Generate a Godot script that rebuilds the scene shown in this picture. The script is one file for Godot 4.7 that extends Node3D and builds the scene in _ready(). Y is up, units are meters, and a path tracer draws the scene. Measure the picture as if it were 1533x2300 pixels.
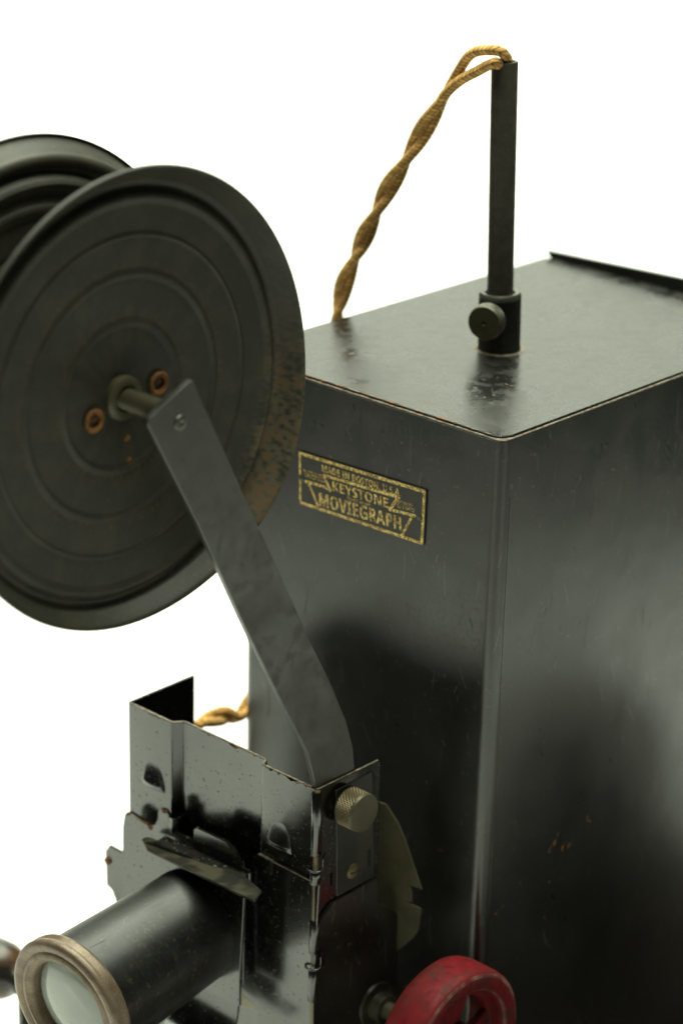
extends Node3D
# An old black film projector on a white studio sweep.
# Lengths below are millimetres in the projector's own axes: the top front right corner of the lamp housing is
# (0, 0, 0), x runs right along the housing's front, y up, z forward along the lens axis. put() turns them into metres.

const LIFT := 240.0                                   # that corner stands this high above the table
const CAM := Vector3(342.72, 199.81, 431.96)          # camera in the same millimetres
const FOC := 5568.8                                   # focal length in pixels of the 1533 x 2300 photograph
var c_right := Vector3.RIGHT
var c_down := Vector3.DOWN
var c_fwd := Vector3.FORWARD
var M := {}
var rng := RandomNumberGenerator.new()

# ---------------------------------------------------------------- pixel rays
func setup_axes() -> void:
	var yaw := 0.73924; var pit := 0.37907; var rol := 0.02456
	var f := Vector3(-sin(yaw) * cos(pit), -sin(pit), -cos(yaw) * cos(pit))
	var r := Vector3(cos(yaw), 0, -sin(yaw))
	var d := -r.cross(f)
	c_fwd = f
	c_right = r * cos(rol) - d * sin(rol)
	c_down = r * sin(rol) + d * cos(rol)

func ray(x: float, y: float) -> Vector3:
	return c_right * ((x - 766.5) / FOC) + c_down * ((y - 1150.0) / FOC) + c_fwd

func hx(x: float, y: float, v: float) -> Vector3:
	var d := ray(x, y); return CAM + d * ((v - CAM.x) / d.x)
func hy(x: float, y: float, v: float) -> Vector3:
	var d := ray(x, y); return CAM + d * ((v - CAM.y) / d.y)
func hz(x: float, y: float, v: float) -> Vector3:
	var d := ray(x, y); return CAM + d * ((v - CAM.z) / d.z)
func zpoly(px: Array, z: float) -> PackedVector2Array:      # pixels -> (x, y) on a plane facing the lens
	var o := PackedVector2Array()
	for p in px:
		var h := hz(p[0], p[1], z); o.append(Vector2(h.x, h.y))
	return o
func xpoly(px: Array, x: float) -> PackedVector2Array:      # pixels -> (z, y) on a plane facing right
	var o := PackedVector2Array()
	for p in px:
		var h := hx(p[0], p[1], x); o.append(Vector2(h.z, h.y))
	return o

# ---------------------------------------------------------------- mesh helpers
func mb() -> SurfaceTool:
	var st := SurfaceTool.new(); st.begin(Mesh.PRIMITIVE_TRIANGLES); return st

func put(v: Vector3) -> Vector3:
	return Vector3(v.x, v.y + LIFT, v.z) * 0.001

func tri(st: SurfaceTool, a: Vector3, b: Vector3, c: Vector3, na: Vector3, nb: Vector3, nc: Vector3, ua := Vector2.ZERO, ub := Vector2.ZERO, uc := Vector2.ZERO) -> void:
	var g := (b - a).cross(c - a)
	if g.length_squared() < 1e-12: return
	if g.dot(na + nb + nc) > 0:
		var t := b; b = c; c = t
		t = nb; nb = nc; nc = t
		var u := ub; ub = uc; uc = u
	st.set_normal(na); st.set_uv(ua); st.add_vertex(put(a))
	st.set_normal(nb); st.set_uv(ub); st.add_vertex(put(b))
	st.set_normal(nc); st.set_uv(uc); st.add_vertex(put(c))

func quad(st: SurfaceTool, a: Vector3, b: Vector3, c: Vector3, d: Vector3, n: Vector3) -> void:
	tri(st, a, b, c, n, n, n); tri(st, a, c, d, n, n, n)

func world_of(n: Node3D) -> Vector3:
	var p := Vector3.ZERO
	var q: Node = n
	while q != null and q != self and q is Node3D:
		p += q.position; q = q.get_parent()
	return p

func obj(called: String, st: SurfaceTool, m: Material, parent: Node = self) -> MeshInstance3D:
	var arr := st.commit_to_arrays()
	var vs: PackedVector3Array = arr[Mesh.ARRAY_VERTEX]
	var lo := vs[0]; var hi := vs[0]
	for v in vs:
		lo = lo.min(v); hi = hi.max(v)
	var c := (lo + hi) * 0.5
	if parent == self: c.y = lo.y
	for i in vs.size(): vs[i] -= c
	arr[Mesh.ARRAY_VERTEX] = vs
	var mesh := ArrayMesh.new(); mesh.add_surface_from_arrays(Mesh.PRIMITIVE_TRIANGLES, arr)
	var o := MeshInstance3D.new(); o.name = called; o.mesh = mesh; o.material_override = m
	parent.add_child(o, true)
	o.position = c - (world_of(parent) if parent != self else Vector3.ZERO)
	return o

func thing(called: String, label: String, category: String, at: Vector3) -> Node3D:
	var o := Node3D.new(); o.name = called; add_child(o, true); o.position = at
	o.set_meta("label", label); o.set_meta("category", category)
	return o

func fillet(p: PackedVector2Array, r: float, n := 4, closed := true) -> PackedVector2Array:
	var o := PackedVector2Array()
	for i in p.size():
		if not closed and (i == 0 or i == p.size() - 1):
			o.append(p[i]); continue
		var a := p[(i - 1 + p.size()) % p.size()]; var b := p[i]; var c := p[(i + 1) % p.size()]
		var d1 := (a - b); var d2 := (c - b)
		var ang: float = abs(d1.angle_to(d2))
		if ang > 2.9 or r <= 0.0:
			o.append(b); continue
		var t: float = min(r / tan(ang / 2.0), 0.45 * min(d1.length(), d2.length()))
		var s := b + d1.normalized() * t; var e := b + d2.normalized() * t
		for k in n + 1:
			var w := float(k) / n
			o.append(s * (1 - w) * (1 - w) + b * 2 * w * (1 - w) + e * w * w)
	return o

func ccw(p: PackedVector2Array) -> PackedVector2Array:
	if Geometry2D.is_polygon_clockwise(p): return p     # y-up plane: this call names counter-clockwise in y-down terms
	var q := p.duplicate(); q.reverse(); return q

# polygon p swept along w between h0 and h1; bev is a small chamfer that catches the light
func extrude(st: SurfaceTool, p0: PackedVector2Array, o: Vector3, u: Vector3, v: Vector3, w: Vector3, h0: float, h1: float, bev := 0.15, smooth := 0.9) -> void:
	var p := PackedVector2Array()
	for q in p0:
		if p.is_empty() or p[-1].distance_to(q) > 0.01: p.append(q)
	if p[0].distance_to(p[-1]) < 0.01: p.remove_at(p.size() - 1)
	var area := 0.0
	for i in p.size():
		var a0 := p[i]; var b0 := p[(i + 1) % p.size()]; area += a0.x * b0.y - b0.x * a0.y
	if area < 0: p.reverse()
	var n := p.size()
	var en := []                                          # outward normals of the edges
	for i in n:
		var e := (p[(i + 1) % n] - p[i]).normalized(); en.append(Vector2(e.y, -e.x))
	var ins := PackedVector2Array()
	for i in n:
		var m: Vector2 = (en[(i - 1 + n) % n] + en[i])
		var l := m.length()
		if l < 0.2: ins.append(p[i]); continue
		m /= l
		ins.append(p[i] - m * (bev / max(0.5, m.dot(en[i]))))
	var P := func(q: Vector2, h: float) -> Vector3: return o + u * q.x + v * q.y + w * h
	var D := func(q: Vector2) -> Vector3: return (u * q.x + v * q.y).normalized()
	var idx := Geometry2D.triangulate_polygon(ins)
	if idx.is_empty():
		ins = p; idx = Geometry2D.triangulate_polygon(p)
	for k in range(0, idx.size(), 3):
		for s in 2:
			var h: float = h1 if s else h0
			var nn := w if s else -w
			tri(st, P.call(ins[idx[k]], h), P.call(ins[idx[k + 1]], h), P.call(ins[idx[k + 2]], h), nn, nn, nn)
	for i in n:
		var j := (i + 1) % n
		var na: Vector2 = en[i]; var nb: Vector2 = en[i]
		if en[(i - 1 + n) % n].dot(en[i]) > 1.0 - smooth * 0.35: na = (en[(i - 1 + n) % n] + en[i]).normalized()
		if en[j].dot(en[i]) > 1.0 - smooth * 0.35: nb = (en[j] + en[i]).normalized()
		var a3: Vector3 = D.call(na); var b3: Vector3 = D.call(nb)
		var b: float = bev
		tri(st, P.call(p[i], h0 + b), P.call(p[j], h0 + b), P.call(p[j], h1 - b), a3, b3, b3)
		tri(st, P.call(p[i], h0 + b), P.call(p[j], h1 - b), P.call(p[i], h1 - b), a3, b3, a3)
		for s in 2:
			var h: float = h1 if s else h0
			var hb: float = h1 - b if s else h0 + b
			var sg := w if s else -w
			var ca: Vector3 = (a3 + sg).normalized(); var cb: Vector3 = (b3 + sg).normalized()
			tri(st, P.call(p[i], hb), P.call(p[j], hb), P.call(ins[j], h), ca, cb, cb)
			tri(st, P.call(p[i], hb), P.call(ins[j], h), P.call(ins[i], h), ca, cb, ca)

func ext_z(st: SurfaceTool, p: PackedVector2Array, z0: float, z1: float, bev := 0.15) -> void:
	extrude(st, p, Vector3.ZERO, Vector3.RIGHT, Vector3.UP, Vector3(0, 0, 1), z0, z1, bev)
func ext_x(st: SurfaceTool, p: PackedVector2Array, x0: float, x1: float, bev := 0.15) -> void:
	extrude(st, p, Vector3.ZERO, Vector3(0, 0, 1), Vector3.UP, Vector3.RIGHT, x0, x1, bev)
func ext_y(st: SurfaceTool, p: PackedVector2Array, y0: float, y1: float, bev := 0.15) -> void:
	extrude(st, p, Vector3.ZERO, Vector3.RIGHT, Vector3(0, 0, 1), Vector3.UP, y0, y1, bev)

func thicken(line: PackedVector2Array, t: float) -> PackedVector2Array:   # a bent sheet's section from one of its faces
	var n := line.size()
	var other := PackedVector2Array()
	for i in n:
		var e1 := (line[i] - line[i - 1]).normalized() if i > 0 else (line[1] - line[0]).normalized()
		var e2 := (line[i + 1] - line[i]).normalized() if i < n - 1 else e1
		var m := (Vector2(-e1.y, e1.x) + Vector2(-e2.y, e2.x)).normalized()
		other.append(line[i] + m * t / max(0.5, m.dot(Vector2(-e1.y, e1.x))))
	other.reverse()
	var p := line.duplicate(); p.append_array(other)
	return p

# a turned shape: prof holds (radius, height) pairs
func lathe(st: SurfaceTool, prof: Array, o: Vector3, axis: Vector3, segs := 48, from := 0.0, to := TAU, warp = null, smooth := 0.75) -> void:
	var w := axis.normalized()
	var u := (Vector3.UP if abs(w.y) < 0.9 else Vector3.RIGHT).cross(w).normalized()
	var v := w.cross(u)
	var n := prof.size()
	var sn := []
	var run := [0.0]
	for i in n - 1:
		var e: Vector2 = prof[i + 1] - prof[i]
		sn.append(Vector2(e.y, -e.x).normalized()); run.append(run[-1] + e.length())
	var F := func(r: float, h: float, a: float) -> Vector3:
		var p := o + (u * cos(a) + v * sin(a)) * r + w * h
		return warp.call(p) if warp != null else p
	for i in n - 1:
		var n0: Vector2 = sn[i]; var n1: Vector2 = sn[i]
		if i > 0 and sn[i - 1].dot(sn[i]) > smooth: n0 = (sn[i - 1] + sn[i]).normalized()
		if i < n - 2 and sn[i + 1].dot(sn[i]) > smooth: n1 = (sn[i + 1] + sn[i]).normalized()
		var p0: Vector2 = prof[i]; var p1: Vector2 = prof[i + 1]
		for k in segs:
			var a0 := from + (to - from) * k / segs; var a1 := from + (to - from) * (k + 1) / segs
			var d0 := u * cos(a0) + v * sin(a0); var d1 := u * cos(a1) + v * sin(a1)
			var A: Vector3 = F.call(p0.x, p0.y, a0); var B: Vector3 = F.call(p0.x, p0.y, a1)
			var C: Vector3 = F.call(p1.x, p1.y, a1); var E: Vector3 = F.call(p1.x, p1.y, a0)
			var nA := d0 * n0.x + w * n0.y; var nB := d1 * n0.x + w * n0.y
			var nC := d1 * n1.x + w * n1.y; var nE := d0 * n1.x + w * n1.y
			var uA := Vector2(float(k) / segs, run[i]); var uB := Vector2(float(k + 1) / segs, run[i])
			var uC := Vector2(float(k + 1) / segs, run[i + 1]); var uE := Vector2(float(k) / segs, run[i + 1])
			tri(st, A, B, C, nA, nB, nC, uA, uB, uC); tri(st, A, C, E, nA, nC, nE, uA, uC, uE)

func V(a: float, b: float) -> Vector2: return Vector2(a, b)

# a round rod along a path
func rod(st: SurfaceTool, path: PackedVector3Array, r: float, segs := 10, turn := 0.0) -> void:
	var n := path.size()
	var t0 := (path[1] - path[0]).normalized()
	var u := t0.cross(Vector3.UP if abs(t0.y) < 0.9 else Vector3.RIGHT).normalized()
	var rings := []; var nrm := []
	var run := 0.0
	var runs := []
	for i in n:
		var t := (path[min(i + 1, n - 1)] - path[max(i - 1, 0)]).normalized()
		u = (u - t * u.dot(t)).normalized()
		var v := t.cross(u)
		var a := []; var b := []
		for k in segs + 1:
			var g := TAU * k / segs + turn
			var d := u * cos(g) + v * sin(g)
			a.append(path[i] + d * r); b.append(d)
		rings.append(a); nrm.append(b)
		if i > 0: run += path[i].distance_to(path[i - 1])
		runs.append(run)
	for i in n - 1:
		for k in segs:
			var ua := Vector2(float(k) / segs, runs[i]); var ub := Vector2(float(k + 1) / segs, runs[i])
			var uc := Vector2(float(k + 1) / segs, runs[i + 1]); var ud := Vector2(float(k) / segs, runs[i + 1])
			tri(st, rings[i][k], rings[i][k + 1], rings[i + 1][k + 1], nrm[i][k], nrm[i][k + 1], nrm[i + 1][k + 1], ua, ub, uc)
			tri(st, rings[i][k], rings[i + 1][k + 1], rings[i + 1][k], nrm[i][k], nrm[i + 1][k + 1], nrm[i + 1][k], ua, uc, ud)
	for e in 2:
		var i := 0 if e == 0 else n - 1
		var nn := (path[0] - path[1]).normalized() if e == 0 else (path[n - 1] - path[n - 2]).normalized()
		for k in segs: tri(st, path[i], rings[i][k], rings[i][k + 1], nn, nn, nn)

func smooth_path(pts: Array, step := 1.0) -> PackedVector3Array:
	var c := Curve3D.new(); c.bake_interval = step
	for i in pts.size():
		var t: Vector3 = (pts[min(i + 1, pts.size() - 1)] - pts[max(i - 1, 0)]) / 6.0
		c.add_point(pts[i], -t, t)
	return c.get_baked_points()

# a knurled grip: a cylinder wall with crossed ridges
func knurl(st: SurfaceTool, o: Vector3, axis: Vector3, r: float, h0: float, h1: float, teeth := 34, depth := 0.22) -> void:
	var w := axis.normalized()
	var u := (Vector3.UP if abs(w.y) < 0.9 else Vector3.RIGHT).cross(w).normalized()
	var v := w.cross(u)
	var na := teeth * 4
	var pitch := TAU * r / teeth
	var nh := int(max(4, round((h1 - h0) / pitch * 4)))
	var rows := []
	for j in nh + 1:
		var row := []
		var h := lerpf(h0, h1, float(j) / nh)
		for k in na:
			var a := TAU * k / na
			var s := a / TAU * teeth; var q := (h - h0) / pitch
			var d1: float = abs(fposmod(s + q, 1.0) - 0.5) * 2.0
			var d2: float = abs(fposmod(s - q, 1.0) - 0.5) * 2.0
			var rr: float = r - depth * (1.0 - min(d1, d2)) if j > 0 and j < nh else r - depth
			row.append(o + (u * cos(a) + v * sin(a)) * rr + w * h)
		rows.append(row)
	for j in nh:
		for k in na:
			var k1 := (k + 1) % na
			var A: Vector3 = rows[j][k]; var B: Vector3 = rows[j][k1]; var C: Vector3 = rows[j + 1][k1]; var E: Vector3 = rows[j + 1][k]
			var rad := (A + C) * 0.5 - o; rad -= w * rad.dot(w)
			for t in [[A, B, C], [A, C, E]]:
				var g: Vector3 = (t[1] - t[0]).cross(t[2] - t[0]).normalized()
				if g.dot(rad) < 0: g = -g
				tri(st, t[0], t[1], t[2], g, g, g)

# ---------------------------------------------------------------- textures
func noise_img(size: int, freq: float, sd: int, oct := 4, kind := FastNoiseLite.TYPE_SIMPLEX_SMOOTH, stretch := 1.0) -> PackedByteArray:
	var n := FastNoiseLite.new()
	n.noise_type = kind; n.frequency = freq; n.seed = sd; n.fractal_octaves = oct
	if oct <= 1: n.fractal_type = FastNoiseLite.FRACTAL_NONE
	var im: Image
	if stretch != 1.0:
		im = n.get_seamless_image(size, size); im.resize(size, int(size * stretch), Image.INTERPOLATE_BILINEAR)
		var im2 := Image.create(size, size, false, im.get_format())
		for y in range(0, size, int(size * stretch)): im2.blit_rect(im, Rect2i(0, 0, size, int(size * stretch)), Vector2i(0, y))
		im = im2
	else:
		im = n.get_seamless_image(size, size)
	im.convert(Image.FORMAT_L8)
	return im.get_data()

# layers: [noise bytes, lo, hi, colour, amount]; scratches: [count, length, colour, strength, tilt, spread]
func paint(size: int, base: Color, layers: Array, scratches := [], sd := 1) -> ImageTexture:
	var f := PackedFloat32Array(); f.resize(size * size * 3)
	var n := size * size
	for i in n:
		f[i * 3] = base.r; f[i * 3 + 1] = base.g; f[i * 3 + 2] = base.b
	for L in layers:
		var b: PackedByteArray = L[0]; var lo: float = L[1] * 255.0; var k: float = 1.0 / ((L[2] - L[1]) * 255.0)
		var c: Color = L[3]; var amt: float = L[4]
		for i in n:
			var t: float = (b[i] - lo) * k
			if t <= 0.0: continue
			if t > 1.0: t = 1.0
			t *= amt
			var q := i * 3
			f[q] += (c.r - f[q]) * t; f[q + 1] += (c.g - f[q + 1]) * t; f[q + 2] += (c.b - f[q + 2]) * t
	var R := RandomNumberGenerator.new(); R.seed = sd
	for S in scratches:
		var c: Color = S[2]
		for k in int(S[0]):
			var p := Vector2(R.randf() * size, R.randf() * size)
			var a: float = S[4] + R.randf_range(-S[5], S[5])
			var l: float = S[1] * R.randf_range(0.15, 1.0) * R.randf_range(0.3, 1.0)
			var bend := R.randf_range(-0.006, 0.006)
			var st: float = S[3] * R.randf_range(0.35, 1.0)
			for s in int(max(1.0, l)):
				a += bend; p += Vector2(cos(a), sin(a))
				var q := (posmod(int(p.y), size) * size + posmod(int(p.x), size)) * 3
				var t: float = st * min(1.0, min(s + 1.0, l - s) / 6.0) * R.randf_range(0.4, 1.0)
				f[q] += (c.r - f[q]) * t; f[q + 1] += (c.g - f[q + 1]) * t; f[q + 2] += (c.b - f[q + 2]) * t
				if S.size() > 6:                       # a broad mark: its neighbours too
					for d in range(1, int(S[6]) * int(S[6])):
						var e: int = (q / 3 + d % int(S[6]) + d / int(S[6]) * size) % n * 3
						f[e] += (c.r - f[e]) * t * 0.8; f[e + 1] += (c.g - f[e + 1]) * t * 0.8; f[e + 2] += (c.b - f[e + 2]) * t * 0.8
	var out := PackedByteArray(); out.resize(n * 3)
	for i in n * 3:
		var x := f[i]
		x = 12.92 * x if x < 0.0031308 else 1.055 * pow(x, 0.41667) - 0.055
		out[i] = int(clamp(x, 0.0, 1.0) * 255.0 + 0.5)
	var im := Image.create_from_data(size, size, false, Image.FORMAT_RGB8, out)
	im.generate_mipmaps()
	return ImageTexture.create_from_image(im)

func grey(size: int, base: float, layers: Array, scratches := [], sd := 1) -> ImageTexture:   # linear grey: roughness
	var b := []
	for L in layers: b.append([L[0], L[1], L[2], Color(inv(L[3]), inv(L[3]), inv(L[3])), L[4]])
	var s := []
	for S in scratches:
		s.append([S[0], S[1], Color(inv(S[2]), inv(S[2]), inv(S[2])), S[3], S[4], S[5]])
		if S.size() > 6: s[-1].append(S[6])
	return paint(size, Color(inv(base), inv(base), inv(base)), b, s, sd)
func inv(x: float) -> float:                       # so that the byte written is x itself
	return x / 12.92 if x < 0.04045 else pow((x + 0.055) / 1.055, 2.4)

func normal_tex(size: int, freq: float, sd: int, strength: float, oct := 3) -> ImageTexture:
	var n := FastNoiseLite.new(); n.frequency = freq; n.seed = sd; n.fractal_octaves = oct
	var im := n.get_seamless_image(size, size); im.convert(Image.FORMAT_RGBA8)
	im.bump_map_to_normal_map(strength)
	im.generate_mipmaps()
	return ImageTexture.create_from_image(im)

func mat(albedo: Texture2D, rough: float, rtex: Texture2D, scale: float, spec := 0.5, metal := 0.0, ntex: Texture2D = null, nscale := 0.3, triplanar := true) -> StandardMaterial3D:
	var m := StandardMaterial3D.new()
	m.albedo_texture = albedo; m.roughness = rough; m.metallic = metal; m.metallic_specular = spec
	if rtex: m.roughness_texture = rtex; m.roughness_texture_channel = BaseMaterial3D.TEXTURE_CHANNEL_RED
	if ntex: m.normal_enabled = true; m.normal_texture = ntex; m.normal_scale = nscale
	if triplanar:
		m.uv1_triplanar = true; m.uv1_world_triplanar = true
	m.uv1_scale = Vector3.ONE * scale
	m.texture_filter = BaseMaterial3D.TEXTURE_FILTER_LINEAR_WITH_MIPMAPS_ANISOTROPIC
	m.cull_mode = BaseMaterial3D.CULL_DISABLED
	return m

func plain(c: Color, rough: float, spec := 0.5, metal := 0.0) -> StandardMaterial3D:
	var m := StandardMaterial3D.new(); m.albedo_color = c.linear_to_srgb(); m.roughness = rough; m.metallic = metal; m.metallic_specular = spec
	m.cull_mode = BaseMaterial3D.CULL_DISABLED
	return m

# the flange's enamel, u round the reel, v outward in mm: brown film, rust eaten into the rim where it was bent
func flange_tex(a: PackedByteArray, b: PackedByteArray, c: PackedByteArray, s: int) -> ImageTexture:
	var w := 1024; var h := 256
	var im := Image.create(w, h, false, Image.FORMAT_RGB8)
	for y in h:
		var r := y * 112.0 / h
		for x in w:
			var ang := wrapf(TAU * x / w, -PI, PI)
			var i: float = a[(y * 2 % s) * s + x % s] / 255.0
			var j: float = b[(y * 2 % s) * s + (x * 2) % s] / 255.0
			var g: float = c[y * s + x % s] / 255.0
			var col := Color(0.028, 0.028, 0.0195)
			col = col.lerp(Color(0.043, 0.040, 0.025), smoothstep(0.45, 0.75, i) * 0.7)
			if g > 0.86: col = col.lerp(Color(0.05, 0.045, 0.03), 0.4)
			var zone: float = exp(-pow((ang + 0.42) / 0.42, 2)) * smoothstep(38.0, 44.0, r) * (1.0 if r < 56 else 0.3)
			col = col.lerp(Color(0.11, 0.096, 0.062), clamp(zone * 1.2 * smoothstep(0.30, 0.62, 0.45 * i + 0.55 * j), 0.0, 0.9))
			var spot: float = smoothstep(0.68, 0.76, j) * 0.3 + smoothstep(0.56, 0.66, 0.5 * i + 0.5 * j) * 1.5 * zone
			if r > 15 and r < 17.5 or r > 26 and r < 28: spot += smoothstep(0.55, 0.7, j) * 0.5
			col = col.lerp(Color(0.16, 0.078, 0.026), clamp(spot * 0.55, 0.0, 0.8))
			im.set_pixel(x, y, col.linear_to_srgb())
	im.generate_mipmaps()
	return ImageTexture.create_from_image(im)

func make_materials() -> void:
	var s := 768
	var fine := noise_img(s, 0.09, 3, 3)
	var mid := noise_img(s, 0.02, 5, 4)
	var big := noise_img(s, 0.005, 7, 4)
	var spots := noise_img(s, 0.045, 11, 2)
	var grain := noise_img(s, 0.35, 13, 1)
	var blk := Color(0.0062, 0.0066, 0.0050)
	var dust := Color(0.085, 0.083, 0.065)
	var rust := Color(0.17, 0.075, 0.03)
	# black stove enamel of the housing: hazed, scratched, rust pricks
	var a1 := paint(s, blk, [[big, 0.35, 0.8, Color(0.0095, 0.0092, 0.0066), 0.8], [grain, 0.86, 0.97, dust, 0.35], [spots, 0.80, 0.9, rust, 0.4]],
		[[150, 70, dust, 0.5, 1.4, 0.5], [60, 40, dust, 0.6, 0.5, 1.6], [56, 80, Color(0.15, 0.147, 0.12), 0.6, 1.5, 0.5, 2], [230, 3, Color(0.5, 0.49, 0.41), 0.9, 0, 3.1, 2], [80, 2, Color(0.55, 0.53, 0.44), 0.9, 0, 3.1, 3], [22, 9, Color(0.2, 0.11, 0.05), 0.8, 1.4, 0.8, 3], [40, 12, Color(0.12, 0.115, 0.09), 0.6, 1.2, 0.9, 3]], 4)
	var r1 := grey(s, 0.36, [[big, 0.3, 0.75, 0.41, 1.0], [fine, 0.5, 0.85, 0.5, 0.6], [spots, 0.82, 0.9, 0.8, 0.4]], [[220, 70, 0.75, 0.6, 1.4, 0.5], [40, 90, 0.75, 0.6, 1.5, 0.4, 3], [30, 40, 0.2, 0.5, 1.3, 0.8, 3], [90, 50, 0.7, 0.5, 0.4, 1.6], [90, 5, 0.9, 0.7, 0, 3.1]], 9)
	var n1 := normal_tex(512, 0.006, 21, 3.0)
	M.housing = mat(a1, 0.8, r1, 10.0, 0.62, 0.0, n1, 0.15)
	# the lid: the same enamel under handling marks and rust freckles
	var a2 := paint(s, blk, [[big, 0.35, 0.8, Color(0.0095, 0.0092, 0.0066), 0.8], [mid, 0.6, 0.8, Color(0.014, 0.013, 0.0095), 0.6], [spots, 0.80, 0.88, Color(0.15, 0.07, 0.03), 0.7]],
		[[160, 40, Color(0.004, 0.004, 0.003), 0.6, 0.35, 0.5], [90, 34, Color(0.24, 0.13, 0.06), 0.9, 0.3, 0.6], [90, 34, Color(0.20, 0.16, 0.10), 0.8, 0.34, 0.5], [40, 16, Color(0.22, 0.12, 0.06), 0.7, 0.3, 0.5, 2], [36, 3, Color(0.3, 0.27, 0.22), 0.8, 0, 3.1, 2]], 14)
	var r2 := grey(s, 0.25, [[big, 0.38, 0.62, 0.40, 0.9], [fine, 0.5, 0.85, 0.42, 0.5], [mid, 0.52, 0.75, 0.5, 0.6], [spots, 0.80, 0.88, 0.95, 0.6]], [[170, 40, 0.9, 0.8, 0.35, 0.5], [60, 60, 0.8, 0.6, 0.3, 1.2], [60, 18, 0.95, 0.8, 0.35, 0.5, 2]], 19)
	M.lid = mat(a2, 0.8, r2, 10.0, 0.62, 0.0, n1, 0.12)
	# glossy black of the gate and its doors
	var a3 := paint(s, Color(0.0050, 0.0053, 0.0042), [[grain, 0.88, 0.97, dust, 0.25], [spots, 0.8, 0.9, Color(0.06, 0.045, 0.03), 0.5], [mid, 0.72, 0.8, Color(0.05, 0.04, 0.028), 0.4]],
		[[300, 14, Color(0.003, 0.003, 0.003), 0.8, 1.2, 0.7], [60, 40, Color(0.12, 0.11, 0.09), 0.5, 1.3, 1.0], [70, 3, Color(0.16, 0.15, 0.12), 0.7, 0, 3.1]], 24)
	var r3 := grey(s, 0.17, [[big, 0.35, 0.8, 0.24, 0.9], [fine, 0.55, 0.85, 0.32, 0.5], [spots, 0.80, 0.88, 0.8, 0.6]], [[260, 16, 0.9, 0.8, 1.2, 0.6], [70, 50, 0.7, 0.5, 1.3, 1.0], [140, 3, 0.9, 0.8, 0, 3.1]], 29)
	M.gloss = mat(a3, 0.95, r3, 16.0, 1.0, 0.0, n1, 0.2)
	# dull grey-black of the reel arm and the small plates
	var a4 := paint(s, Color(0.011, 0.0112, 0.0082), [[big, 0.4, 0.65, Color(0.021, 0.0205, 0.0145), 0.8], [mid, 0.5, 0.7, Color(0.025, 0.0235, 0.016), 0.6], [grain, 0.85, 0.96, dust, 0.3], [spots, 0.78, 0.88, Color(0.012, 0.011, 0.009), 0.6], [fine, 0.8, 0.9, rust, 0.25]],
		[[80, 30, dust, 0.5, 1.2, 1.0]], 34)
	M.dusty = mat(paint(512, Color(0.008, 0.0078, 0.0058), [[noise_img(512, 0.014, 63, 3), 0.45, 0.7, Color(0.055, 0.049, 0.030), 0.9], [noise_img(512, 0.2, 64, 2), 0.62, 0.8, Color(0.06, 0.054, 0.035), 0.5]]), 0.42, null, 14.0, 0.4)
	var r4 := grey(512, 0.42, [[noise_img(512, 0.009, 121, 4), 0.34, 0.68, 0.52, 0.9], [noise_img(512, 0.03, 122, 3), 0.55, 0.78, 0.62, 0.55]], [[50, 40, 0.9, 0.7, 1.2, 0.8, 2], [14, 60, 0.3, 0.4, 1.1, 0.5, 2]], 123)
	M.arm = mat(a4, 0.9, r4, 12.0, 0.7, 0.0, n1, 0.15)
	# rusty black of the reel
	var a5 := paint(s, Color(0.026, 0.0255, 0.018), [[big, 0.45, 0.8, Color(0.045, 0.035, 0.018), 0.75], [mid, 0.60, 0.78, Color(0.07, 0.042, 0.017), 0.5], [spots, 0.76, 0.86, Color(0.22, 0.10, 0.03), 0.7], [grain, 0.8, 0.95, dust, 0.3]], [], 44)
	M.reel = mat(a5, 1.0, r1, 9.0, 0.45, 0.0, n1, 0.25)
	M.flange = mat(flange_tex(mid, fine, grain, s), 0.52, null, 1.0, 0.45, 0.0, null, 0.0, false)
	M.flange.uv1_scale = Vector3(1, 1.0 / 112.0, 1)
	M.rust = mat(paint(512, Color(0.16, 0.075, 0.03), [[noise_img(512, 0.05, 61, 3), 0.4, 0.7, Color(0.32, 0.14, 0.035), 0.8], [noise_img(512, 0.11, 62, 2), 0.55, 0.8, Color(0.06, 0.03, 0.02), 0.7]]), 0.85, null, 30.0, 0.3)
	# bare sheet edge where the enamel has worn off
	M.edge = mat(paint(512, Color(0.16, 0.14, 0.105), [[noise_img(512, 0.04, 71, 3), 0.4, 0.6, Color(0.035, 0.03, 0.022), 0.85], [noise_img(512, 0.07, 72, 2), 0.6, 0.75, Color(0.20, 0.09, 0.035), 0.75]]), 0.55, null, 22.0, 0.5)
	# brass, tarnished
	var tb := noise_img(512, 0.012, 81, 4); var tf := noise_img(512, 0.12, 82, 2)
	M.brass = mat(paint(512, Color(0.17, 0.135, 0.072), [[tb, 0.35, 0.75, Color(0.11, 0.08, 0.043), 0.8], [tf, 0.6, 0.85, Color(0.08, 0.055, 0.03), 0.5]]), 0.5, null, 25.0, 0.5, 0.45)
	M.dull_brass = mat(paint(512, Color(0.085, 0.076, 0.042), [[tb, 0.35, 0.75, Color(0.058, 0.052, 0.028), 0.8], [tf, 0.6, 0.85, Color(0.045, 0.038, 0.02), 0.5]], [[60, 40, Color(0.03, 0.026, 0.015), 0.6, 0.9, 0.8]]), 0.46, null, 18.0, 0.5, 0.25)
	M.ring_brass = mat(paint(512, Color(0.19, 0.14, 0.095), [[tb, 0.4, 0.7, Color(0.12, 0.078, 0.05), 0.85], [tf, 0.6, 0.85, Color(0.36, 0.33, 0.25), 0.55]]), 0.44, null, 30.0, 0.5, 0.35)
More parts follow.
